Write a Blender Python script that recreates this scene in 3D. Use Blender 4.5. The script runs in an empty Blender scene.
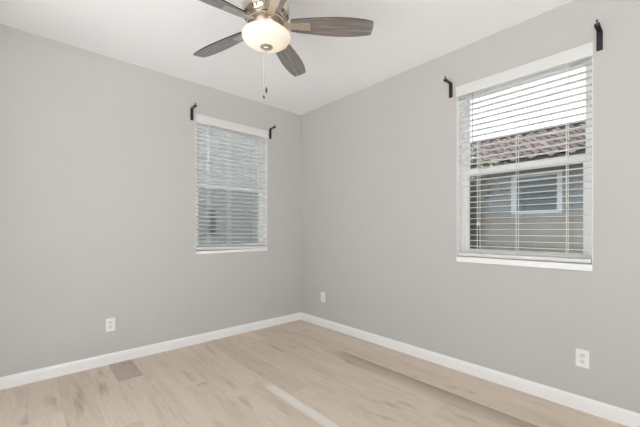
import bpy, bmesh, math, random
from mathutils import Vector, Matrix

random.seed(7)
PI = math.pi
C = bpy.context.scene.collection
SC = bpy.context.scene

# ------------------------------------------------------------------ camera, world, exposure
FPX = 325.0
cam_d = bpy.data.cameras.new('camera')
cam_d.sensor_width = 36.0
cam_d.lens = FPX / 640 * 36.0
cam_d.shift_y = 16.5 / 640
cam_d.clip_start = 0.02
cam = bpy.data.objects.new('camera', cam_d)
C.objects.link(cam)
cam.location = (-2.731, -3.413, 1.195)
cam.rotation_euler = (PI / 2, 0, math.radians(-42.0))
SC.camera = cam

world = bpy.data.worlds.new('overcast_sky')
SC.world = world
world.use_nodes = True
bg = world.node_tree.nodes['Background']
bg.inputs['Color'].default_value = (0.88, 0.95, 1.0, 1)
bg.inputs['Strength'].default_value = 2.0

SC.view_settings.view_transform = 'Standard'
SC.view_settings.look = 'None'
SC.view_settings.gamma = 1.0
SC.view_settings.use_curve_mapping = False
SC.view_settings.exposure = 0.38
SC.cycles.max_bounces = 16
SC.cycles.diffuse_bounces = 8
SC.cycles.transparent_max_bounces = 24
SC.cycles.sample_clamp_indirect = 6.0

sun_d = bpy.data.lights.new('sun', 'SUN')
sun_d.energy = 19.0; sun_d.angle = math.radians(0.6); sun_d.color = (0.97, 0.98, 1.0)
sun = bpy.data.objects.new('sun', sun_d)
C.objects.link(sun)
sun.location = (20, 1, 60)
# high sun standing over the neighbouring house, nearly in line with the rear wall
SUN_EL = math.radians(75.0)
sun.rotation_euler = Vector((-math.cos(SUN_EL), -0.02, -math.sin(SUN_EL))).to_track_quat('-Z', 'Y').to_euler()

BULB_POWER = 0.28

# ------------------------------------------------------------------ materials
def srgb(r, g, b):
    def f(c):
        c /= 255.0
        return c / 12.92 if c <= 0.04045 else ((c + 0.055) / 1.055) ** 2.4
    return (f(r), f(g), f(b), 1)

class NT:
    def __init__(s, name):
        s.m = bpy.data.materials.new(name)
        s.m.use_nodes = True
        s.t = s.m.node_tree
        s.p = s.t.nodes['Principled BSDF']
        s.out = s.t.nodes['Material Output']
    def n(s, kind, **kw):
        nd = s.t.nodes.new(kind)
        for k, v in kw.items():
            setattr(nd, k, v)
        return nd
    def l(s, a, b):
        s.t.links.new(a, b)
    def val(s, sock, x):
        if isinstance(x, (int, float, tuple, list)):
            sock.default_value = x
        else:
            s.l(x, sock)
    def math(s, op, a, b=0.0, c=0.0):
        nd = s.n('ShaderNodeMath', operation=op)
        s.val(nd.inputs[0], a); s.val(nd.inputs[1], b)
        if op in ('MULTIPLY_ADD', 'SMOOTH_MIN', 'COMPARE'):
            s.val(nd.inputs[2], c)
        return nd.outputs[0]
    def mix(s, fac, a, b, blend='MIX'):
        nd = s.n('ShaderNodeMix', data_type='RGBA', blend_type=blend)
        s.val(nd.inputs[0], fac); s.val(nd.inputs[6], a); s.val(nd.inputs[7], b)
        return nd.outputs[2]
    def ramp(s, fac, stops):
        nd = s.n('ShaderNodeValToRGB')
        e = nd.color_ramp.elements
        while len(e) > 1: e.remove(e[-1])
        e[0].position, e[0].color = stops[0]
        for p, c in stops[1:]:
            x = e.new(p); x.color = c
        s.val(nd.inputs[0], fac)
        return nd.outputs[0]
    def coords(s, scale=(1, 1, 1)):
        tc = s.n('ShaderNodeTexCoord')
        mp = s.n('ShaderNodeMapping')
        mp.inputs['Scale'].default_value = scale
        s.l(tc.outputs['Object'], mp.inputs['Vector'])
        return mp.outputs[0]
    def noise(s, vec, scale, detail=3.0, rough=0.5):
        nd = s.n('ShaderNodeTexNoise')
        s.l(vec, nd.inputs['Vector'])
        nd.inputs['Scale'].default_value = scale
        nd.inputs['Detail'].default_value = detail
        nd.inputs['Roughness'].default_value = rough
        return nd.outputs[0]
    def bump(s, h, strength, dist):
        b = s.n('ShaderNodeBump')
        b.inputs['Strength'].default_value = strength
        b.inputs['Distance'].default_value = dist
        s.l(h, b.inputs['Height'])
        s.l(b.outputs[0], s.p.inputs['Normal'])

def paint(name, col, rough=0.5, var=0.03, nscale=8.0, bump=0.0, bscale=60.0, spec=0.4, metal=0.0):
    t = NT(name)
    v = t.coords()
    f = t.noise(v, nscale)
    lo = tuple(c * (1 - var) for c in col[:3]) + (1,)
    hi = tuple(min(1, c * (1 + var)) for c in col[:3]) + (1,)
    t.l(t.ramp(f, [(0.3, lo), (0.7, hi)]), t.p.inputs['Base Color'])
    t.p.inputs['Roughness'].default_value = rough
    t.p.inputs['Specular IOR Level'].default_value = spec
    t.p.inputs['Metallic'].default_value = metal
    if bump:
        t.bump(t.noise(v, bscale, 2.0), bump, 0.002)
    return t.m

M = {}
M['wall'] = paint('greige_wall_paint', (0.564, 0.549, 0.528, 1), 0.75, 0.008, 3.0, 0.35, 75.0, 0.25)
M['ceiling'] = paint('white_ceiling_paint', (0.895, 0.90, 0.905, 1), 0.85, 0.006, 3.0, 0.3, 60.0, 0.2)
M['trim'] = paint('white_trim_paint', (0.9, 0.9, 0.89, 1), 0.4, 0.01)
M['vinyl'] = paint('white_window_vinyl', (0.93, 0.93, 0.92, 1), 0.35, 0.01)
M['slat'] = paint('white_faux_wood', (0.88, 0.875, 0.86, 1), 0.4, 0.01, 30)
M['valance'] = paint('off_white_valance', (0.74, 0.735, 0.72, 1), 0.4, 0.01, 30)
M['cord'] = paint('white_blind_cord', (0.78, 0.77, 0.74, 1), 0.8)
M['wand'] = paint('clear_grey_wand', (0.42, 0.44, 0.46, 1), 0.25)
M['plate'] = paint('white_outlet_plastic', (0.86, 0.855, 0.84, 1), 0.3)
M['recept'] = paint('white_receptacle_plastic', (0.78, 0.775, 0.76, 1), 0.3)
M['slot'] = paint('dark_slot', (0.03, 0.03, 0.03, 1), 0.6)
M['black'] = paint('black_powder_coat', (0.018, 0.019, 0.021, 1), 0.45, 0.1, 40, spec=0.5)
M['nickel'] = paint('brushed_nickel', (0.76, 0.69, 0.61, 1), 0.34, 0.06, 25, metal=1.0)
M['housing'] = paint('satin_nickel_housing', (0.56, 0.48, 0.41, 1), 0.24, 0.06, 25, metal=1.0)
M['bronze'] = paint('dark_nickel_trim', (0.16, 0.13, 0.105, 1), 0.35, 0.1, 25, metal=1.0)
M['chain'] = paint('white_pull_chain', (0.8, 0.79, 0.76, 1), 0.4)
M['stucco'] = paint('grey_stucco', (0.23, 0.236, 0.24, 1), 0.9, 0.06, 6, 0.6, 45)
M['pale_stucco'] = paint('pale_grey_stucco', (0.30, 0.315, 0.32, 1), 0.9, 0.05, 4, 0.6, 45)
M['block'] = paint('tan_block', (0.36, 0.315, 0.25, 1), 0.9, 0.1, 5, 0.6, 30)
M['fascia'] = paint('dark_fascia_paint', (0.06, 0.06, 0.068, 1), 0.6)
M['soffit'] = paint('soffit_paint', (0.12, 0.115, 0.12, 1), 0.8)
M['far_frame'] = paint('pale_blue_window_vinyl', (0.8, 0.86, 0.92, 1), 0.4)
M['leaf'] = paint('green_leaf', (0.11, 0.16, 0.06, 1), 0.55, 0.5, 9)
M['bark'] = paint('brown_bark', (0.09, 0.06, 0.045, 1), 0.9, 0.3, 12, 0.8, 30)
M['bounce'] = paint('pale_bounce_concrete', (0.68, 0.68, 0.675, 1), 0.85, 0.04, 3, 0.3, 60)
M['gravel'] = paint('gravel_ground', (0.07, 0.067, 0.062, 1), 0.95, 0.2, 20, 0.8, 60)

def glass():
    t = NT('clear_window_glass')
    tr = t.n('ShaderNodeBsdfTransparent'); tr.inputs[0].default_value = (0.93, 0.95, 0.95, 1)
    gl = t.n('ShaderNodeBsdfGlossy'); gl.inputs['Roughness'].default_value = 0.02
    fr = t.n('ShaderNodeFresnel'); fr.inputs[0].default_value = 1.45
    mx = t.n('ShaderNodeMixShader')
    t.l(fr.outputs[0], mx.inputs[0]); t.l(tr.outputs[0], mx.inputs[1]); t.l(gl.outputs[0], mx.inputs[2])
    t.l(mx.outputs[0], t.out.inputs[0])
    return t.m
M['glass'] = glass()

def screen():
    t = NT('grey_insect_screen')
    tr = t.n('ShaderNodeBsdfTransparent')
    df = t.n('ShaderNodeBsdfDiffuse'); df.inputs[0].default_value = (0.16, 0.17, 0.175, 1)
    mx = t.n('ShaderNodeMixShader'); mx.inputs[0].default_value = 0.2
    t.l(tr.outputs[0], mx.inputs[1]); t.l(df.outputs[0], mx.inputs[2])
    t.l(mx.outputs[0], t.out.inputs[0])
    return t.m
M['screen'] = screen()

def far_glass(name, col):
    t = NT(name)
    v = t.coords((1, 1, 1))
    f = t.noise(v, 3.0)
    t.l(t.ramp(f, [(0.35, tuple(c * 0.7 for c in col) + (1,)), (0.65, tuple(c * 1.25 for c in col) + (1,))]), t.p.inputs['Base Color'])
    t.p.inputs['Roughness'].default_value = 0.08
    return t.m
M['grey_glass'] = far_glass('pale_far_glass', (0.13, 0.14, 0.145))
M['far_glass'] = far_glass('dark_far_glass', (0.05, 0.08, 0.085))

def bowl_mat():
    t = NT('frosted_opal_glass')
    v = t.coords()
    f = t.noise(v, 6.0)
    col = t.ramp(f, [(0.3, (0.88, 0.85, 0.78, 1)), (0.7, (0.93, 0.9, 0.83, 1))])
    tl = t.n('ShaderNodeBsdfTranslucent'); t.l(col, tl.inputs[0])
    df = t.n('ShaderNodeBsdfDiffuse'); t.l(col, df.inputs[0])
    gl = t.n('ShaderNodeBsdfGlossy'); gl.inputs['Roughness'].default_value = 0.25
    m1 = t.n('ShaderNodeMixShader'); m1.inputs[0].default_value = 0.9
    t.l(tl.outputs[0], m1.inputs[1]); t.l(df.outputs[0], m1.inputs[2])
    m2 = t.n('ShaderNodeMixShader'); m2.inputs[0].default_value = 0.05
    t.l(m1.outputs[0], m2.inputs[1]); t.l(gl.outputs[0], m2.inputs[2])
    t.l(m2.outputs[0], t.out.inputs[0])
    return t.m
M['bowl'] = bowl_mat()

def blade_mat():
    t = NT('weathered_grey_wood')
    v = t.coords((1.2, 26, 10))
    f = t.noise(v, 3.0, 5.0, 0.65)
    col = t.ramp(f, [(0.32, (0.03, 0.024, 0.022, 1)), (0.5, (0.12, 0.096, 0.085, 1)), (0.66, (0.36, 0.315, 0.285, 1))])
    t.l(col, t.p.inputs['Base Color'])
    t.p.inputs['Roughness'].default_value = 0.4
    t.p.inputs['IOR'].default_value = 1.6
    t.p.inputs['Coat Weight'].default_value = 1.0
    t.p.inputs['Coat IOR'].default_value = 2.6
    t.p.inputs['Coat Roughness'].default_value = 0.3
    return t.m
M['blade'] = blade_mat()
M['blade_edge'] = paint('dark_blade_edge', (0.035, 0.03, 0.028, 1), 0.5)

def floor_mat():
    t = NT('pale_oak_vinyl_planks')
    tc = t.n('ShaderNodeTexCoord')
    sp = t.n('ShaderNodeSeparateXYZ'); t.l(tc.outputs['Object'], sp.inputs[0])
    x, y = sp.outputs[0], sp.outputs[1]
    W, L = 0.1778, 1.5
    rx = t.math('DIVIDE', t.math('ADD', x, 0.42), W)
    row = t.math('FLOOR', rx)
    wn = t.n('ShaderNodeTexWhiteNoise', noise_dimensions='1D'); t.l(row, wn.inputs['W'])
    ry = t.math('ADD', t.math('DIVIDE', y, L), t.math('MULTIPLY', wn.outputs[0], 7.3))
    pl = t.math('FLOOR', ry)
    cb = t.n('ShaderNodeCombineXYZ'); t.l(row, cb.inputs[0]); t.l(pl, cb.inputs[1])
    w2 = t.n('ShaderNodeTexWhiteNoise', noise_dimensions='2D'); t.l(cb.outputs[0], w2.inputs['Vector'])
    tint = w2.outputs[0]
    base = t.ramp(tint, [(0.0, (0.655, 0.545, 0.44, 1)), (0.3, (0.69, 0.58, 0.475, 1)),
                         (0.7, (0.715, 0.60, 0.50, 1)), (1.0, (0.735, 0.625, 0.53, 1))])
    # grain stretched along the planks, shifted from plank to plank
    gv = t.n('ShaderNodeCombineXYZ')
    t.l(t.math('MULTIPLY', x, 16.0), gv.inputs[0])
    t.l(t.math('MULTIPLY', y, 1.6), gv.inputs[1])
    t.l(t.math('MULTIPLY', tint, 40.0), gv.inputs[2])
    g = t.noise(gv.outputs[0], 1.0, 5.0, 0.6)
    gcol = t.ramp(g, [(0.22, (0.66, 0.63, 0.60, 1)), (0.46, (0.97, 0.965, 0.96, 1)), (0.75, (1.06, 1.06, 1.06, 1))])
    col = t.mix(0.7, base, gcol, 'MULTIPLY')
    # fine pores
    fv = t.n('ShaderNodeCombineXYZ')
    t.l(t.math('MULTIPLY', x, 130.0), fv.inputs[0])
    t.l(t.math('MULTIPLY', y, 7.0), fv.inputs[1]); t.l(t.math('MULTIPLY', tint, 11.0), fv.inputs[2])
    fg = t.noise(fv.outputs[0], 1.0, 3.0, 0.6)
    col = t.mix(0.45, col, t.ramp(fg, [(0.3, (0.8, 0.78, 0.76, 1)), (0.6, (1.03, 1.03, 1.03, 1))]), 'MULTIPLY')
    # knots and grey smudges
    kv = t.n('ShaderNodeCombineXYZ')
    t.l(t.math('MULTIPLY', x, 7.0), kv.inputs[0]); t.l(t.math('MULTIPLY', y, 2.6), kv.inputs[1])
    t.l(t.math('MULTIPLY', tint, 23.0), kv.inputs[2])
    kn = t.noise(kv.outputs[0], 1.0, 2.0, 0.5)
    kf = t.ramp(kn, [(0.64, (0, 0, 0, 1)), (0.76, (1, 1, 1, 1))])
    col = t.mix(t.math('MULTIPLY', kf, 0.5), col, (0.27, 0.21, 0.165, 1))
    def box(x0, x1, y0, y1):
        a = t.math('MULTIPLY', t.math('GREATER_THAN', x, x0), t.math('LESS_THAN', x, x1))
        b = t.math('MULTIPLY', t.math('GREATER_THAN', y, y0), t.math('LESS_THAN', y, y1))
        return t.math('MULTIPLY', a, b)
    # the short dark plank by the wall under the outlet
    col = t.mix(t.math('MULTIPLY', box(-2.198, -2.02, -0.45, 0.0), t.math('MULTIPLY_ADD', g, 0.9, 0.05)), col, (0.3, 0.25, 0.2, 1))
    # the plank that darkens towards one edge
    hf = t.n('ShaderNodeMapRange'); t.l(x, hf.inputs[0])
    hf.inputs[1].default_value = -0.60; hf.inputs[2].default_value = -0.42
    hf.inputs[3].default_value = 0.0; hf.inputs[4].default_value = 0.75
    hg = t.math('MULTIPLY', hf.outputs[0], t.math('MULTIPLY_ADD', g, 0.9, 0.45))
    hf2 = t.n('ShaderNodeMapRange', interpolation_type='SMOOTHSTEP'); t.l(y, hf2.inputs[0])
    hf2.inputs[1].default_value = -1.05; hf2.inputs[2].default_value = -1.35
    hg = t.math('MULTIPLY', hg, hf2.outputs[0])
    col = t.mix(t.math('MULTIPLY', box(-0.5978, -0.42, -3.4, -1.05), hg), col, (0.25, 0.19, 0.145, 1))
    # the pale streak along one plank edge
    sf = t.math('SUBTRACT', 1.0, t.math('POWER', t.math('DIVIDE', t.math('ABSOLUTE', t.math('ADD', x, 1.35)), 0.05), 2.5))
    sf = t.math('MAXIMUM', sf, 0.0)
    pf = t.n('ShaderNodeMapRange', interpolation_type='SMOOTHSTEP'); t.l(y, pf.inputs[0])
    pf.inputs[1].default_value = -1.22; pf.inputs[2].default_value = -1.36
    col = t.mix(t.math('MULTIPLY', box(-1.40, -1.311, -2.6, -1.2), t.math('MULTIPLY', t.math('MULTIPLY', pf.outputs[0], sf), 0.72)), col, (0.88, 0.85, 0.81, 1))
    for (kx, ky, ax, ay) in ((-2.46, -0.62, 0.055, 0.26), (-2.30, -0.48, 0.05, 0.2), (-2.62, -0.45, 0.05, 0.18), (-1.75, -0.75, 0.04, 0.3), (-0.87, -0.62, 0.03, 0.2), (-0.95, -1.5, 0.02, 0.12), (-0.22, -1.75, 0.015, 0.08)):
        dx = t.math('DIVIDE', t.math('SUBTRACT', x, kx), ax); dy = t.math('DIVIDE', t.math('SUBTRACT', y, ky), ay)
        d = t.math('ADD', t.math('MULTIPLY', dx, dx), t.math('MULTIPLY', dy, dy))
        d = t.math('ADD', d, t.math('ADD', t.math('MULTIPLY_ADD', fg, 1.2, -0.6), t.math('MULTIPLY_ADD', g, 3.0, -1.3)))
        d = t.math('SUBTRACT', 1.0, t.math('SQRT', t.math('MAXIMUM', d, 0.0)))
        col = t.mix(t.math('MULTIPLY', t.math('MAXIMUM', d, 0.0), 0.55), col, (0.25, 0.2, 0.16, 1))
    # seams
    fx = t.math('ABSOLUTE', t.math('SUBTRACT', t.math('FRACT', rx), 0.5))
    fy = t.math('ABSOLUTE', t.math('SUBTRACT', t.math('FRACT', ry), 0.5))
    seam = t.math('MAXIMUM', t.math('GREATER_THAN', fx, 0.5 - 0.0012 / W), t.math('GREATER_THAN', fy, 0.5 - 0.0012 / L))
    col = t.mix(t.math('MULTIPLY', seam, 0.2), col, (0.25, 0.19, 0.15, 1))
    t.l(col, t.p.inputs['Base Color'])
    t.p.inputs['Roughness'].default_value = 0.5
    t.p.inputs['Specular IOR Level'].default_value = 0.35
    t.bump(fg, 0.08, 0.001)
    return t.m
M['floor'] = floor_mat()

def roof_mat():
    t = NT('clay_roof_tile')
    v = t.coords()
    f = t.noise(v, 2.2, 4.0)
    t.l(t.ramp(f, [(0.25, (0.02, 0.015, 0.016, 1)), (0.5, (0.045, 0.032, 0.03, 1)), (0.75, (0.10, 0.07, 0.062, 1))]), t.p.inputs['Base Color'])
    t.p.inputs['Specular IOR Level'].default_value = 0.08
    t.p.inputs['Roughness'].default_value = 0.85
    return t.m
M['roof'] = roof_mat()

# ------------------------------------------------------------------ mesh helpers
def bx(bm, x0, x1, y0, y1, z0, z1, mat=None, bevel=0.0):
    vs = [Vector((x, y, z)) for x in (x0, x1) for y in (y0, y1) for z in (z0, z1)]
    if mat is not None:
        vs = [mat @ v for v in vs]
    v = [bm.verts.new(p) for p in vs]
    fs = [bm.faces.new([v[i] for i in q]) for q in ((0, 1, 3, 2), (4, 6, 7, 5), (0, 4, 5, 1), (2, 3, 7, 6), (0, 2, 6, 4), (1, 5, 7, 3))]
    if bevel:
        es = list({e for f in fs for e in f.edges})
        bmesh.ops.bevel(bm, geom=es, offset=bevel, segments=2, affect='EDGES', profile=0.5)

def tube(bm, pts, r, seg=10, caps=True):
    pts = [Vector(p) for p in pts]
    rs = r if isinstance(r, (list, tuple)) else [r] * len(pts)
    rings = []
    for i, p in enumerate(pts):
        d = (pts[min(i + 1, len(pts) - 1)] - pts[max(i - 1, 0)]).normalized()
        a = d.cross(Vector((0, 0, 1)))
        if a.length < 1e-3: a = d.cross(Vector((1, 0, 0)))
        a.normalize(); b = d.cross(a)
        rings.append([bm.verts.new(p + (a * math.cos(k * 2 * PI / seg) + b * math.sin(k * 2 * PI / seg)) * rs[i]) for k in range(seg)])
    for i in range(len(rings) - 1):
        for k in range(seg):
            bm.faces.new((rings[i][k], rings[i][(k + 1) % seg], rings[i + 1][(k + 1) % seg], rings[i + 1][k]))
    if caps:
        bm.faces.new(rings[0]); bm.faces.new(rings[-1][::-1])

def lathe(bm, prof, seg=48, close=True):
    rings = []
    for r, z in prof:
        if r < 1e-5:
            rings.append([bm.verts.new((0, 0, z))])
        else:
            rings.append([bm.verts.new((r * math.cos(2 * PI * k / seg), r * math.sin(2 * PI * k / seg), z)) for k in range(seg)])
    for a, b in zip(rings, rings[1:]):
        for k in range(seg):
            k2 = (k + 1) % seg
            if len(a) == 1 and len(b) == 1: continue
            if len(a) == 1: bm.faces.new((a[0], b[k2], b[k]))
            elif len(b) == 1: bm.faces.new((a[k], a[k2], b[0]))
            else: bm.faces.new((a[k], a[k2], b[k2], b[k]))

def obj(name, bm, mat, parent=None, smooth=False, loc=None):
    bmesh.ops.recalc_face_normals(bm, faces=bm.faces)
    me = bpy.data.meshes.new(name)
    bm.to_mesh(me); bm.free()
    for m in (mat if isinstance(mat, (list, tuple)) else [mat]):
        me.materials.append(m)
    if smooth:
        for p in me.polygons: p.use_smooth = True
        me.set_sharp_from_angle(angle=math.radians(40))
    o = bpy.data.objects.new(name, me)
    C.objects.link(o)
    if parent is not None: o.parent = parent
    if loc is not None: o.location = loc
    return o

def tag(o, label=None, cat=None, group=None, kind=None):
    if label: o['label'] = label
    if cat: o['category'] = cat
    if group: o['group'] = group
    if kind: o['kind'] = kind
    return o

def thing(name, label, cat, loc=(0, 0, 0), rotz=0.0, group=None):
    o = bpy.data.objects.new(name, None)
    C.objects.link(o)
    o.location = loc; o.rotation_euler = (0, 0, rotz); o.empty_display_size = 0.05
    return tag(o, label, cat, group)

def struct(name, bm, mat, smooth=False):
    return tag(obj(name, bm, mat, None, smooth), kind='structure')

def copy_tree(o, parent=None):
    c = o.copy(); C.objects.link(c)
    if parent is not None: c.parent = parent
    for ch in [k for k in bpy.data.objects if k.parent == o]:
        copy_tree(ch, c)
    return c

# ------------------------------------------------------------------ room shell
H = 2.74
XL, YB = -3.45, -6.2            # the two sides behind the camera
TH = 0.16
WZ0, WZ1 = 0.94, 2.40            # window openings
LWX0, LWX1 = -1.415, -0.535      # opening in the y = 0 wall
RWY0, RWY1 = -3.03, -2.13        # opening in the x = 0 wall

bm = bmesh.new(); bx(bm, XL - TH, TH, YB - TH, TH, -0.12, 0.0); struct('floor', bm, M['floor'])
bm = bmesh.new(); bx(bm, XL - TH, TH, YB - TH, TH, H, H + 0.12); struct('ceiling', bm, M['ceiling'])

bm = bmesh.new()
bx(bm, XL, LWX0, 0, TH, 0, H); bx(bm, LWX1, TH, 0, TH, 0, H)
bx(bm, LWX0, LWX1, 0, TH, 0, WZ0); bx(bm, LWX0, LWX1, 0, TH, WZ1, H)
struct('wall_left', bm, M['wall'])
bm = bmesh.new()
bx(bm, 0, TH, YB, RWY0, 0, H); bx(bm, 0, TH, RWY1, 0, 0, H)
bx(bm, 0, TH, RWY0, RWY1, 0, WZ0); bx(bm, 0, TH, RWY0, RWY1, WZ1, H)
struct('wall_right', bm, M['wall'])
SY0, SY1, SZ = -3.1, -0.9, 2.15  # side opening, out of view, added for fill light
bm = bmesh.new()
bx(bm, XL - TH, XL, YB - TH, SY0, 0, H); bx(bm, XL - TH, XL, SY1, TH, 0, H); bx(bm, XL - TH, XL, SY0, SY1, SZ, H)
struct('wall_side', bm, M['wall'])
# unseen rear wall, its wide opening added to let fill daylight in
DX0, DX1, DZ = -3.1, -0.75, 2.6
bm = bmesh.new()
bx(bm, XL, DX0, YB - TH, YB, 0, H); bx(bm, DX1, TH, YB - TH, YB, 0, H); bx(bm, DX0, DX1, YB - TH, YB, DZ, H)
struct('wall_back', bm, M['wall'])

# added, unseen: overhang keeping sun off the windows, pale slab bouncing sun indoors
bm = bmesh.new()
bx(bm, TH, TH + 0.65, YB - TH, TH + 0.65, H + 0.12, H + 0.24); bx(bm, XL - TH, TH, TH, TH + 0.65, H + 0.12, H + 0.24)
struct('added_eave', bm, M['trim'])
bm = bmesh.new(); bx(bm, XL - 7, 1.5, YB - TH - 6.0, YB - TH - 0.01, -0.2, -0.03); bx(bm, XL - 7, XL - TH - 0.01, YB - TH - 0.01, 3.0, -0.2, -0.03); struct('bounce_slab', bm, M['bounce'])

def baseboard(name, p0, p1, inward):
    p0, p1, n = Vector(p0), Vector(p1), Vector(inward)
    prof = [(0, 0), (0.014, 0), (0.014, 0.066), (0.0125, 0.070), (0.0125, 0.078), (0.008, 0.086), (0.005, 0.093), (0, 0.093)]
    bm = bmesh.new()
    rings = [[bm.verts.new(p + n * a + Vector((0, 0, b))) for a, b in prof] for p in (p0, p1)]
    k = len(prof)
    for i in range(k):
        bm.faces.new((rings[0][i], rings[0][(i + 1) % k], rings[1][(i + 1) % k], rings[1][i]))
    bm.faces.new(rings[0]); bm.faces.new(rings[1][::-1])
    struct(name, bm, M['trim'])
baseboard('baseboard_left', (XL, 0, 0), (0, 0, 0), (0, -1, 0))
baseboard('baseboard_right', (0, YB, 0), (0, -0.014, 0), (-1, 0, 0))

# ------------------------------------------------------------------ windows (local: x across, +y outward, z up from the opening's foot)
def make_window(name, w, h, sill_z):
    """origin at opening centre, wall face, opening foot"""
    hw = w / 2
    f0, f1 = 0.085, 0.15
    fw = 0.03
    bm = bmesh.new()
    bx(bm, -hw, -hw + fw, f0, f1, 0, h); bx(bm, hw - fw, hw, f0, f1, 0, h)
    bx(bm, -hw + fw, hw - fw, f0, f1, 0, fw + 0.015); bx(bm, -hw + fw, hw - fw, f0, f1, h - fw, h)
    root = obj(name, bm, M['vinyl']); tag(root, kind='structure')
    mz = 0.735
    a, b = -hw + fw, hw - fw
    def sash(nm, z0, z1, y0, y1, s, top, bot):
        bm = bmesh.new()
        bx(bm, a, a + s, y0, y1, z0, z1, bevel=0.003); bx(bm, b - s, b, y0, y1, z0, z1, bevel=0.003)
        bx(bm, a + s, b - s, y0, y1, z0, z0 + bot, bevel=0.003); bx(bm, a + s, b - s, y0, y1, z1 - top, z1, bevel=0.003)
        o = obj(nm, bm, M['vinyl'], root)
        bm = bmesh.new(); ym = (y0 + y1) / 2
        bx(bm, a + s, b - s, ym - 0.002, ym + 0.002, z0 + bot, z1 - top)
        obj('glass_pane', bm, M['glass'], o)
    sash('lower_sash', fw + 0.015, mz + 0.035, 0.09, 0.115, 0.034, 0.055, 0.05)
    sash('upper_sash', mz - 0.005, h - fw, 0.117, 0.142, 0.026, 0.028, 0.035)
    bm = bmesh.new(); bx(bm, a, b, 0.143, 0.1445, fw + 0.015, mz)
    obj('insect_screen', bm, M['screen'], root)
    bm = bmesh.new()
    e = 0.004
    bx(bm, -hw - 0.0, -hw + e, -0.0005, f0, 0.03, h); bx(bm, hw - e, hw, -0.0005, f0, 0.03, h); bx(bm, -hw + e, hw - e, -0.0005, f0, h - e, h)
    obj('jamb_liner', bm, M['trim'], root)
    # painted sill board: fills the opening's foot in front of the frame
    bm = bmesh.new(); bx(bm, -hw + 0.001, hw - 0.001, -0.001, f0, 0.0, 0.030); bx(bm, -hw, hw, -0.012, -0.0005, sill_z, 0.030, bevel=0.003)
    obj('window_sill', bm, M['trim'], root)
    return root

wl = make_window('window_1', LWX1 - LWX0, WZ1 - WZ0, 0.0)
wl.location = ((LWX0 + LWX1) / 2, 0, WZ0)
wr = make_window('window_2', RWY1 - RWY0, WZ1 - WZ0, -0.014)
wr.location = (0, (RWY0 + RWY1) / 2, WZ0); wr.rotation_euler = (0, 0, -PI / 2)

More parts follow.
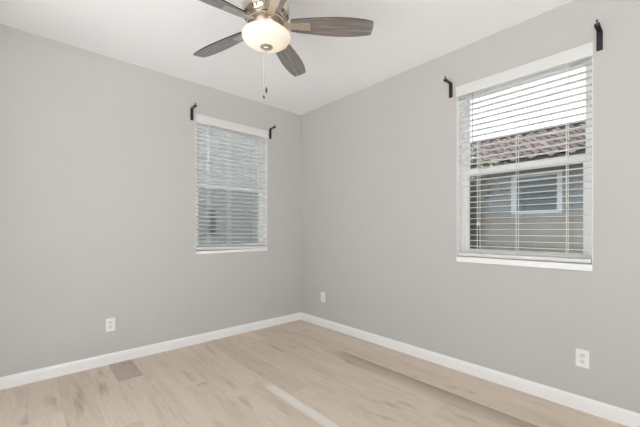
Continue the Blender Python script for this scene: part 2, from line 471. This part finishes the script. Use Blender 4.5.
# ------------------------------------------------------------------ blinds
def make_blind(label, w, h, tilt, ladders, wand_x, wand_len, wand_mat, cord_x, rail_roll, lift_len):
    t = thing('window_blind', label, 'blind', group='white venetian blinds in the windows')
    hw = w / 2
    bm = bmesh.new()                                              # valance with short returns
    vw = hw + 0.003
    bx(bm, -vw, vw, -0.018, -0.007, h - 0.075, h + 0.014, bevel=0.004)
    bx(bm, -vw, -vw + 0.012, -0.0075, -0.0005, h - 0.075, h + 0.014)
    bx(bm, vw - 0.012, vw, -0.0075, -0.0005, h - 0.075, h + 0.014)
    obj('valance', bm, M['valance'], t)
    bm = bmesh.new(); bx(bm, -hw + 0.006, hw - 0.006, 0.006, 0.052, h - 0.040, h - 0.002, bevel=0.003)
    obj('headrail', bm, M['slat'], t)
    yc = 0.026
    z_top, z_bot = h - 0.046, 0.045
    pitch = 0.0455
    n = int((z_top - z_bot - 0.03) / pitch) + 1
    bm = bmesh.new()
    ca, sa = math.cos(tilt), math.sin(tilt)
    sw = hw - 0.008
    for i in range(n):
        z = z_top - 0.018 - i * pitch
        k = max(0.0, 1 - (z - z_bot) / 0.5)
        roll = rail_roll * k
        jt = random.uniform(-0.015, 0.015)
        c2, s2 = math.cos(tilt + jt), math.sin(tilt + jt)
        prof = []
        for j in range(5):
            u = -0.025 + 0.0125 * j
            arch = 0.0016 * (1 - (u / 0.025) ** 2)
            prof.append((u, arch))
        rows = []
        for sx in (-sw, sw):
            top = [Vector((sx, yc + u * c2 - (a + 0.0013) * s2 * -1, z + u * s2 * -1 + (a + 0.0013) * c2 - sx * math.tan(roll))) for u, a in prof]
            bot = [Vector((sx, yc + u * c2 - (a - 0.0013) * s2 * -1, z + u * s2 * -1 + (a - 0.0013) * c2 - sx * math.tan(roll))) for u, a in prof]
            rows.append([bm.verts.new(p) for p in top + bot[::-1]])
        m = len(rows[0])
        for q in range(m):
            bm.faces.new((rows[0][q], rows[0][(q + 1) % m], rows[1][(q + 1) % m], rows[1][q]))
        bm.faces.new(rows[0]); bm.faces.new(rows[1][::-1])
    obj('slats', bm, M['slat'], t)
    bm = bmesh.new()
    R = Matrix.Translation((0, yc, z_bot + 0.004)) @ Matrix.Rotation(rail_roll, 4, 'Y')
    bx(bm, -sw, sw, -0.026, 0.026, -0.012, 0.016, R, bevel=0.004)
    rail = obj('bottom_rail', bm, M['valance'], t)
    for lx in ladders:
        bm = bmesh.new()
        for y in (yc - 0.027, yc + 0.027):
            bx(bm, lx - 0.0022, lx + 0.0022, y - 0.0006, y + 0.0006, z_bot + 0.01 - lx * math.tan(rail_roll), h - 0.05)
        obj('ladder_cord', bm, M['cord'], t)
    bm = bmesh.new()
    tube(bm, [(wand_x, -0.006, h - 0.07), (wand_x, -0.008, h - 0.11), (wand_x, -0.009, h - 0.07 - wand_len)], 0.0042, 8)
    obj('tilt_wand', bm, wand_mat, t)
    bm = bmesh.new()
    for dx in (-0.007, 0.007):
        tube(bm, [(cord_x + dx, -0.005, h - 0.07), (cord_x + dx * 0.6, -0.006, h - 0.07 - lift_len * 0.6), (cord_x + dx * 0.8, -0.006, h - 0.07 - lift_len)], 0.0014, 6)
    lc = obj('lift_cord', bm, M['cord'], t)
    for dx in (-0.007, 0.007):
        bm = bmesh.new()
        z = h - 0.07 - lift_len
        tube(bm, [(cord_x + dx * 0.8, -0.006, z + 0.004), (cord_x + dx * 0.8, -0.006, z - 0.012), (cord_x + dx * 0.8, -0.006, z - 0.03)], [0.003, 0.006, 0.0065], 8)
        obj('tassel', bm, M['cord'], lc)
    return t

HW = WZ1 - WZ0
b1 = make_blind('white venetian blind on the window between the fan side outlet wall and the room corner, slats dull grey-blue', LWX1 - LWX0, HW, math.radians(13),
                (-0.297, -0.053, 0.285), -0.312, 0.55, M['cord'], 0.33, math.radians(1.3), 0.95)
b1['label'] = 'white venetian blind with slats part closed, showing only pale blue-grey behind'
b1.location = ((LWX0 + LWX1) / 2, 0, WZ0)
b2 = make_blind('white venetian blind with slats open, showing a tiled roof and neighbouring house', RWY1 - RWY0, HW, math.radians(0),
                (-0.28, 0.004, 0.31), -0.315, 0.52, M['wand'], -0.272, 0.0, 1.07)
b2.location = (0, (RWY0 + RWY1) / 2, WZ0); b2.rotation_euler = (0, 0, -PI / 2)

# ------------------------------------------------------------------ curtain rod brackets (local: wall at y = 0, room towards -y, origin mid plate)
def make_bracket():
    t = thing('curtain_rod_bracket', 'x', 'bracket', group='black curtain rod brackets beside the windows')
    bm = bmesh.new(); bx(bm, -0.016, 0.016, -0.005, 0.0, -0.07, 0.056, bevel=0.0015)
    wp = obj('wall_plate', bm, M['black'], t)
    for z in (-0.05, 0.03):
        bm = bmesh.new()
        tube(bm, [(0, -0.004, z), (0, -0.007, z)], 0.004, 10)
        obj('screw', bm, M['black'], wp)
    bm = bmesh.new(); bx(bm, -0.014, 0.014, -0.076, 0.0, 0.050, 0.056, bevel=0.0015)
    bx(bm, -0.0125, 0.0125, -0.012, -0.004, 0.04, 0.052)
    obj('arm', bm, M['black'], t)
    bm = bmesh.new()                                   # open rod cradle
    N = 14
    ring = []
    for k in range(N + 1):
        a = -PI * 1.08 + k / N * (PI * 1.16)
        ring.append([(math.cos(a) * r, math.sin(a) * r) for r in (0.0105, 0.015)])
    for k in range(N):
        q = []
        for sx in (-0.014, 0.014):
            for (py, pz) in (ring[k][0], ring[k][1], ring[k + 1][1], ring[k + 1][0]):
                q.append(bm.verts.new((sx, -0.089 + py, 0.060 + pz)))
        for f in ((0, 1, 2, 3), (7, 6, 5, 4), (0, 4, 5, 1), (2, 6, 7, 3), (1, 5, 6, 2), (3, 7, 4, 0)):
            bm.faces.new([q[i] for i in f])
    bmesh.ops.remove_doubles(bm, verts=bm.verts, dist=1e-5)
    cr = obj('rod_cradle', bm, M['black'], t)
    bm = bmesh.new()
    tube(bm, [(0, -0.102, 0.060), (0, -0.102, 0.082)], 0.0035, 8)
    tube(bm, [(0, -0.102, 0.074), (0, -0.102, 0.083)], 0.006, 10)
    obj('thumb_screw', bm, M['black'], cr)
    return t
BZ = 2.408
br = make_bracket()
spots = [((-1.457, 0, BZ), 0, 'black rod bracket beside the part closed blind, on its side away from the corner'),
         ((-0.490, 0, BZ - 0.012), 0, 'black curtain rod bracket between the part closed blind and the room corner'),
         ((0, -2.077, BZ + 0.004), -PI / 2, 'black curtain rod bracket between the room corner and the window showing a tiled roof'),
         ((0, -3.064, BZ + 0.008), -PI / 2, 'black curtain rod bracket past the tiled-roof window, on its side farther from the corner')]
for i, (p, rz, lab) in enumerate(spots):
    o = br if i == 0 else copy_tree(br)
    o.location = p; o.rotation_euler = (0, 0, rz); o['label'] = lab

# ------------------------------------------------------------------ wall outlets (same local frame)
def make_outlet():
    t = thing('wall_outlet', 'x', 'outlet', group='white wall outlets')
    bm = bmesh.new(); bx(bm, -0.0365, 0.0365, -0.006, 0.0, -0.059, 0.059, bevel=0.003)
    obj('cover_plate', bm, M['plate'], t)
    for s in (-1, 1):
        bm = bmesh.new()
        N = 20
        zc = s * 0.0195
        pts = []
        for k in range(N):
            a = 2 * PI * k / N
            pts.append((0.017 * math.cos(a), max(-0.0135, min(0.0135, 0.017 * math.sin(a)))))
        f = [bm.verts.new((px, -0.0078, zc + pz)) for px, pz in pts]
        b = [bm.verts.new((px, -0.0055, zc + pz)) for px, pz in pts]
        bm.faces.new(f); bm.faces.new(b[::-1])
        for k in range(N):
            bm.faces.new((f[k], f[(k + 1) % N], b[(k + 1) % N], b[k]))
        r = obj('receptacle', bm, M['recept'], t)
        for q in range(3):
            bm = bmesh.new()
            if q == 0: bx(bm, -0.0075, -0.0055, -0.0082, -0.0070, zc - 0.001, zc + 0.0085)
            if q == 1: bx(bm, 0.0055, 0.0075, -0.0082, -0.0070, zc - 0.0005, zc + 0.0075)
            if q == 2: tube(bm, [(0, -0.0070, zc - 0.007), (0, -0.0082, zc - 0.007)], 0.0026, 10)
            obj('ground_hole' if q == 2 else 'slot', bm, M['slot'], r)
    bm = bmesh.new(); tube(bm, [(0, -0.0055, 0), (0, -0.0075, 0)], 0.003, 12)
    obj('screw', bm, M['recept'], t)
    return t
ou = make_outlet()
spots = [((-2.18, 0, 0.349), 0, 'white wall outlet above the short dark floor plank'),
         ((0, -0.437, 0.362), -PI / 2, 'white wall outlet close to the room corner'),
         ((0, -2.977, 0.346), -PI / 2, 'white wall outlet below the window showing a tiled roof')]
for i, (p, rz, lab) in enumerate(spots):
    o = ou if i == 0 else copy_tree(ou)
    o.location = p; o.rotation_euler = (0, 0, rz); o['label'] = lab

# ------------------------------------------------------------------ ceiling fan
FX, FY = -1.622, -1.681
fan = thing('ceiling_fan', 'nickel ceiling fan with five weathered wood blades and a lit frosted bowl', 'ceiling fan', (FX, FY, H))
# local z = 0 at the ceiling
bm = bmesh.new(); lathe(bm, [(0, 0), (0.072, 0), (0.074, -0.012), (0.066, -0.035), (0.04, -0.05), (0.0, -0.05)])
obj('canopy', bm, M['nickel'], fan, True)
bm = bmesh.new(); tube(bm, [(0, 0, -0.045), (0, 0, -0.10)], 0.016, 20)
obj('downrod', bm, M['nickel'], fan, True)
bm = bmesh.new()
lathe(bm, [(0, -0.078), (0.045, -0.078), (0.075, -0.086), (0.118, -0.105), (0.139, -0.135), (0.144, -0.17), (0.140, -0.195),
           (0.124, -0.218), (0.104, -0.230), (0.0, -0.230)], 60)
DZF = -0.018
mh = obj('motor_housing', bm, M['housing'], fan, True, (0, 0, DZF))
# cooling slots round the lower shoulder
for k in range(20):
    bm = bmesh.new()
    a = 2 * PI * (k + (0.22 if k % 2 else -0.22)) / 20
    m = Matrix.Rotation(a, 4, 'Z') @ Matrix.Translation((0.1335, 0, -0.2055)) @ Matrix.Rotation(math.radians(-53), 4, 'Y')
    bx(bm, -0.009, 0.009, -0.0026, 0.0026, -0.003, 0.0042, m)
    obj('vent_slot', bm, M['slot'], mh)
for k in range(5):
    bm = bmesh.new()
    a = math.radians(-39 + 36 + 72 * k)
    m = Matrix.Rotation(a, 4, 'Z') @ Matrix.Translation((0.1415, 0, -0.155))
    bx(bm, -0.004, 0.006, -0.026, 0.026, -0.045, 0.042, m, bevel=0.004)
    obj('trim_panel', bm, M['nickel'], mh)
bm = bmesh.new()
lathe(bm, [(0.0, -0.228), (0.112, -0.228), (0.118, -0.236), (0.116, -0.246), (0.104, -0.252), (0.0, -0.252)], 60)
obj('flywheel_ring', bm, M['housing'], fan, True, (0, 0, DZF))
bm = bmesh.new()
lathe(bm, [(0.0, -0.250), (0.085, -0.250), (0.09, -0.262), (0.085, -0.275), (0.118, -0.292), (0.13, -0.304), (0.128, -0.310), (0.06, -0.300), (0.0, -0.300)], 60)
obj('light_fitter', bm, M['nickel'], fan, True, (0, 0, DZF))

def make_blade():
    prof = [(0.150, 0.038), (0.155, 0.043), (0.20, 0.050), (0.27, 0.058), (0.36, 0.066), (0.44, 0.070), (0.51, 0.070), (0.57, 0.066), (0.62, 0.059),
            (0.655, 0.051), (0.664, 0.047), (0.668, 0.041), (0.671, 0.0)]
    up = [(r, w) for r, w in prof]
    outline = [(r, w) for r, w in up] + [(r, -w) for r, w in up[-2::-1]]
    bm = bmesh.new()
    th = 0.0035
    t = [bm.verts.new((r, w, th)) for r, w in outline]
    b = [bm.verts.new((r, w, -th)) for r, w in outline]
    n = len(outline)
    f1 = bm.faces.new(t); f2 = bm.faces.new(b[::-1])
    for i in range(n):
        f = bm.faces.new((t[i], t[(i + 1) % n], b[(i + 1) % n], b[i])); f.material_index = 1
    return bm
blade0 = None
PITCH = math.radians(-14)
for k in range(5):
    a = math.radians(-39 + 72 * k)
    if blade0 is None:
        blade0 = obj('blade', make_blade(), [M['blade'], M['blade_edge']], fan)
        bl = blade0
        bm = bmesh.new()
        # curved arm from the ring, then the flat plate screwed under the blade
        for (x0, x1, z0, z1) in ((0.095, 0.135, -0.004, -0.010), (0.135, 0.175, -0.010, -0.0105), (0.175, 0.215, -0.0105, -0.0085)):
            v = [bm.verts.new(p) for p in ((x0, -0.021, z0), (x0, 0.021, z0), (x1, 0.021, z1), (x1, -0.021, z1),
                                           (x0, -0.021, z0 + 0.006), (x0, 0.021, z0 + 0.006), (x1, 0.021, z1 + 0.006), (x1, -0.021, z1 + 0.006))]
            for q in ((0, 1, 2, 3), (7, 6, 5, 4), (0, 4, 5, 1), (1, 5, 6, 2), (2, 6, 7, 3), (3, 7, 4, 0)):
                bm.faces.new([v[i] for i in q])
        bx(bm, 0.205, 0.275, -0.026, 0.026, -0.010, -0.0034, bevel=0.002)
        iron = obj('blade_arm', bm, M['nickel'], blade0)
    else:
        bl = copy_tree(blade0, fan)
    bl.location = (0, 0, -0.264)
    bl.rotation_euler = (PITCH, 0, a)      # roll about the blade's own length, then swing round
# bowl
bm = bmesh.new()
zr, rr, dp = -0.336, 0.150, 0.067
prof = [(0.128, zr + 0.014), (0.143, zr + 0.010), (0.150, zr)]
for k in range(1, 15):
    a = k / 14 * PI / 2
    prof.append((rr * math.cos(a) if k < 14 else 0.0, zr - dp * math.sin(a)))
inner = [(max(0, r - 0.004), z + 0.004) if r > 0 else (0, z + 0.004) for r, z in prof[::-1]]
lathe(bm, prof, 64)
bowl = obj('light_bowl', bm, M['bowl'], fan, True)
bm = bmesh.new()
lathe(bm, [(0, zr - dp + 0.004), (0.035, zr - dp + 0.004), (0.039, zr - dp + 0.001), (0.038, zr - dp - 0.003), (0.031, zr - dp - 0.006), (0.016, zr - dp - 0.007), (0.014, zr - dp - 0.011), (0, zr - dp - 0.012)], 24)
obj('finial', bm, M['nickel'], bowl, True)
def chain(dx, dy, z_end, fob):
    z0 = zr - dp - 0.008
    bm = bmesh.new()
    tube(bm, [(dx, dy, z0), (dx, dy, z_end)], 0.0011, 6)
    z = z0
    while z > z_end:
        r = 0.0019
        z -= 0.006
        for (za, zb, ra, rb) in ((z + r, z, 0.0004, r), (z, z - r, r, 0.0004)):
            tube(bm, [(dx, dy, za), (dx, dy, zb)], [ra, rb], 6, False)
    ch = obj('pull_chain', bm, M['chain'], fan)
    bm = bmesh.new()
    if fob == 0:
        tube(bm, [(dx, dy, z_end + 0.002), (dx, dy, z_end - 0.006), (dx, dy, z_end - 0.022), (dx, dy, z_end - 0.034)], [0.002, 0.0055, 0.0065, 0.004], 10)
    else:
        tube(bm, [(dx, dy, z_end + 0.002), (dx + 0.002, dy, z_end - 0.008), (dx + 0.006, dy - 0.003, z_end - 0.02)], [0.002, 0.006, 0.003], 10)
    obj('fob', bm, M['bronze'], ch, True)
cr, sr = math.cos(math.radians(42)), math.sin(math.radians(42))
chain(0.000, 0.000, 2.085 - H, 0)
chain(-0.018 * cr, 0.018 * sr, 2.035 - H, 1)
for k in range(2):
    ld = bpy.data.lights.new('fan_bulb', 'POINT')
    ld.energy = BULB_POWER; ld.color = (1.0, 0.83, 0.62); ld.shadow_soft_size = 0.025
    lo = bpy.data.objects.new('fan_bulb', ld); C.objects.link(lo)
    lo.parent = fan
    lo.location = (0.055 * (1 if k else -1), 0, zr - 0.012)

# ------------------------------------------------------------------ outside
bm = bmesh.new(); bx(bm, -30, 40, -40, 40, -0.5, -0.2)
tag(obj('ground', bm, M['gravel']), kind='structure')

# neighbouring house with a tiled roof
WX = 4.7
EX, EZ = 4.2, 2.50
hs = thing('house', 'grey stucco neighbouring house with wavy tiled roof outside the window', 'house', (WX, -2.0, -0.2))
def rel(bm):
    bmesh.ops.translate(bm, verts=bm.verts, vec=(-WX, 2.0, 0.2)); return bm
NY0, NY1, NZ0, NZ1 = -1.93, -1.07, 1.50, 2.33
HY0, HY1 = -11.0, 4.0
bm = bmesh.new()
bx(bm, WX, WX + 0.2, HY0, NY0, -0.2, 2.62); bx(bm, WX, WX + 0.2, NY1, HY1, -0.2, 2.62)
bx(bm, WX, WX + 0.2, NY0, NY1, -0.2, NZ0); bx(bm, WX, WX + 0.2, NY0, NY1, NZ1, 2.62)
bx(bm, WX + 0.2, WX + 7, HY0, HY0 + 0.2, -0.2, 2.62); bx(bm, WX + 0.2, WX + 7, HY1 - 0.2, HY1, -0.2, 2.62); bx(bm, WX + 6.8, WX + 7, HY0, HY1, -0.2, 2.62)
obj('wall', rel(bm), M['stucco'], hs)
bm = bmesh.new()
fwid = 0.08
bx(bm, WX - 0.02, WX + 0.08, NY0, NY0 + fwid, NZ0, NZ1); bx(bm, WX - 0.02, WX + 0.08, NY1 - fwid, NY1, NZ0, NZ1)
bx(bm, WX - 0.02, WX + 0.08, NY0 + fwid, NY1 - fwid, NZ0, NZ0 + fwid); bx(bm, WX - 0.02, WX + 0.08, NY0 + fwid, NY1 - fwid, NZ1 - fwid, NZ1)
nf = obj('window_frame', rel(bm), M['far_frame'], hs)
bm = bmesh.new(); bx(bm, WX + 0.03, WX + 0.05, NY0 + fwid, NY1 - fwid, NZ0 + fwid, NZ1 - fwid)
obj('pane', rel(bm), M['far_glass'], nf)
# roof: rows of S tiles climbing from the eave
SL = 0.36
bm = bmesh.new()
ROWS, NYT = 11, 380
row_len = 0.37
for r in range(ROWS):
    xa = EX - 0.05 + r * row_len
    strip = []
    for (u, lift) in ((0.0, 0.035), (0.0, 0.0), (1.0, 0.0)):
        pass
    vv = []
    for (du, dz) in ((0.0, -0.01), (0.0, 0.03), (row_len + 0.03, 0.004)):
        line = []
        for j in range(NYT + 1):
            y = HY0 + (HY1 - HY0) * j / NYT
            ph = (y / 0.30) * 2 * PI
            wv = 0.055 * math.sin(ph)
            x = xa + du
            line.append(bm.verts.new((x, y, EZ + SL * (x - EX) + dz + wv + 0.05)))
        vv.append(line)
    for a, b in ((vv[0], vv[1]), (vv[1], vv[2])):
        for j in range(NYT):
            bm.faces.new((a[j], a[j + 1], b[j + 1], b[j]))
xr = EX - 0.05 + ROWS * row_len
zr_ = EZ + SL * (xr - EX) - 0.06
bx(bm, xr - 0.1, xr + 0.12, HY0, HY1, zr_ - 0.1, zr_ + 0.16)
# plain deck under the tiles and the far slope
v = [bm.verts.new(p) for p in ((EX, HY0, EZ - 0.02), (EX, HY1, EZ - 0.02), (xr, HY1, zr_ - 0.02), (xr, HY0, zr_ - 0.02), (xr + 4, HY0, EZ), (xr + 4, HY1, EZ))]
bm.faces.new(v[:4]); bm.faces.new((v[3], v[2], v[5], v[4]))
rf = obj('roof', rel(bm), M['roof'], hs, True)
bm = bmesh.new(); bx(bm, EX - 0.01, EX + 0.03, HY0, HY1, EZ - 0.17, EZ + 0.03)
obj('fascia', rel(bm), M['fascia'], hs)
bm = bmesh.new(); bx(bm, EX + 0.03, WX, HY0, HY1, EZ - 0.12, EZ - 0.10)
obj('soffit', rel(bm), M['soffit'], hs)

# low block wall between the houses
bm = bmesh.new()
bx(bm, 2.85, 3.0, -11, 3.5, -0.2, 1.40); bx(bm, 2.82, 3.03, -11, 3.5, 1.40, 1.44)
tag(obj('garden_wall', bm, M['block']), 'low tan block wall between the houses, seen through the open slats', 'wall')

# pale house beyond the other window
ph = thing('house', 'pale blue-grey house behind the part closed blind', 'house', (1.0, 4.5, -0.2))
def rel2(bm):
    bmesh.ops.translate(bm, verts=bm.verts, vec=(-1.0, -4.5, 0.2)); return bm
bm = bmesh.new()
px0, px1, pz0, pz1 = 0.55, 0.86, 1.05, 1.78
bx(bm, -4, px0, 4.5, 4.7, -0.2, 5.4); bx(bm, px1, 3.4, 4.5, 4.7, -0.2, 5.4)
bx(bm, px0, px1, 4.5, 4.7, -0.2, pz0); bx(bm, px0, px1, 4.5, 4.7, pz1, 5.4)
bx(bm, -4, -3.8, 4.7, 10, -0.2, 5.4); bx(bm, 3.2, 3.4, 4.7, 10, -0.2, 5.4); bx(bm, -4, 3.4, 10, 10.2, -0.2, 5.4)
obj('wall', rel2(bm), M['pale_stucco'], ph)
bm = bmesh.new()
bx(bm, px0, px0 + 0.03, 4.49, 4.56, pz0, pz1); bx(bm, px1 - 0.03, px1, 4.49, 4.56, pz0, pz1)
bx(bm, px0, px1, 4.49, 4.56, pz0, pz0 + 0.03); bx(bm, px0, px1, 4.49, 4.56, pz1 - 0.03, pz1)
wf = obj('window_frame', rel2(bm), M['pale_stucco'], ph)
bm = bmesh.new(); bx(bm, px0 + 0.03, px1 - 0.03, 4.52, 4.54, pz0 + 0.03, pz1 - 0.03)
obj('pane', rel2(bm), M['grey_glass'], wf)
bm = bmesh.new()
v = [bm.verts.new(p) for p in ((-4.4, 4.1, 5.35), (3.8, 4.1, 5.35), (3.8, 10.6, 5.35), (-4.4, 10.6, 5.35), (-1.5, 7.3, 7.0), (1.0, 7.3, 7.0))]
for q in ((0, 1, 5, 4), (1, 2, 5), (2, 3, 4, 5), (3, 0, 4), (3, 2, 1, 0)):
    bm.faces.new([v[i] for i in q])
obj('roof', rel2(bm), M['roof'], ph)

# shrubby tree in front of the neighbouring house
tr = thing('tree', 'small green tree with a brown trunk beside the tan block wall', 'tree', (2.3, -1.35, -0.2))
bm = bmesh.new()
tube(bm, [(0, 0, 0), (0.015, 0.01, 0.8), (-0.01, 0.03, 1.5), (0.02, 0.05, 2.1)], [0.085, 0.075, 0.06, 0.03], 12)
for k in range(6):
    a = k * 1.1; z = 1.5 + 0.1 * k
    tube(bm, [(0, 0.02, z), (0.25 * math.cos(a), 0.25 * math.sin(a) + 0.05, z + 0.25), (0.42 * math.cos(a), 0.42 * math.sin(a) + 0.05, z + 0.42)], [0.022, 0.014, 0.006], 6)
obj('trunk', bm, M['bark'], tr, True)
bm = bmesh.new()
clumps = [(0, 0.10, 1.85, 0.24), (0, 0.05, 1.6, 0.14), (0.1, 0.42, 2.1, 0.4), (0, 0.25, 2.45, 0.3), (0.2, -0.14, 2.26, 0.16), (0.3, -0.28, 2.31, 0.1),
          (0.15, -0.12, 1.98, 0.11), (0.3, -0.27, 1.99, 0.07), (-0.1, 0.6, 2.4, 0.42), (0, 0.45, 1.9, 0.3)]
for (cx, cy, cz, R) in clumps:
    for k in range(int(240 * (R / 0.3) ** 1.6) + 14):
        d = Vector((random.gauss(0, 1), random.gauss(0, 1), random.gauss(0, 1))).normalized() * R * random.random() ** 0.45
        p = Vector((cx, cy, cz)) + d
        q = Matrix.Translation(p) @ Matrix.Rotation(random.uniform(0, 2 * PI), 4, 'Z') @ Matrix.Rotation(random.uniform(-1.0, 1.0), 4, 'X')
        s = random.uniform(0.025, 0.045)
        pts = [(-s, 0, 0), (-s * 0.3, -s * 0.4, 0.004), (s * 0.5, -s * 0.35, 0.004), (s * 1.1, 0, -0.006), (s * 0.5, s * 0.35, 0.004), (-s * 0.3, s * 0.4, 0.004)]
        bm.faces.new([bm.verts.new(q @ Vector(pp)) for pp in pts])
obj('foliage', bm, M['leaf'], tr)
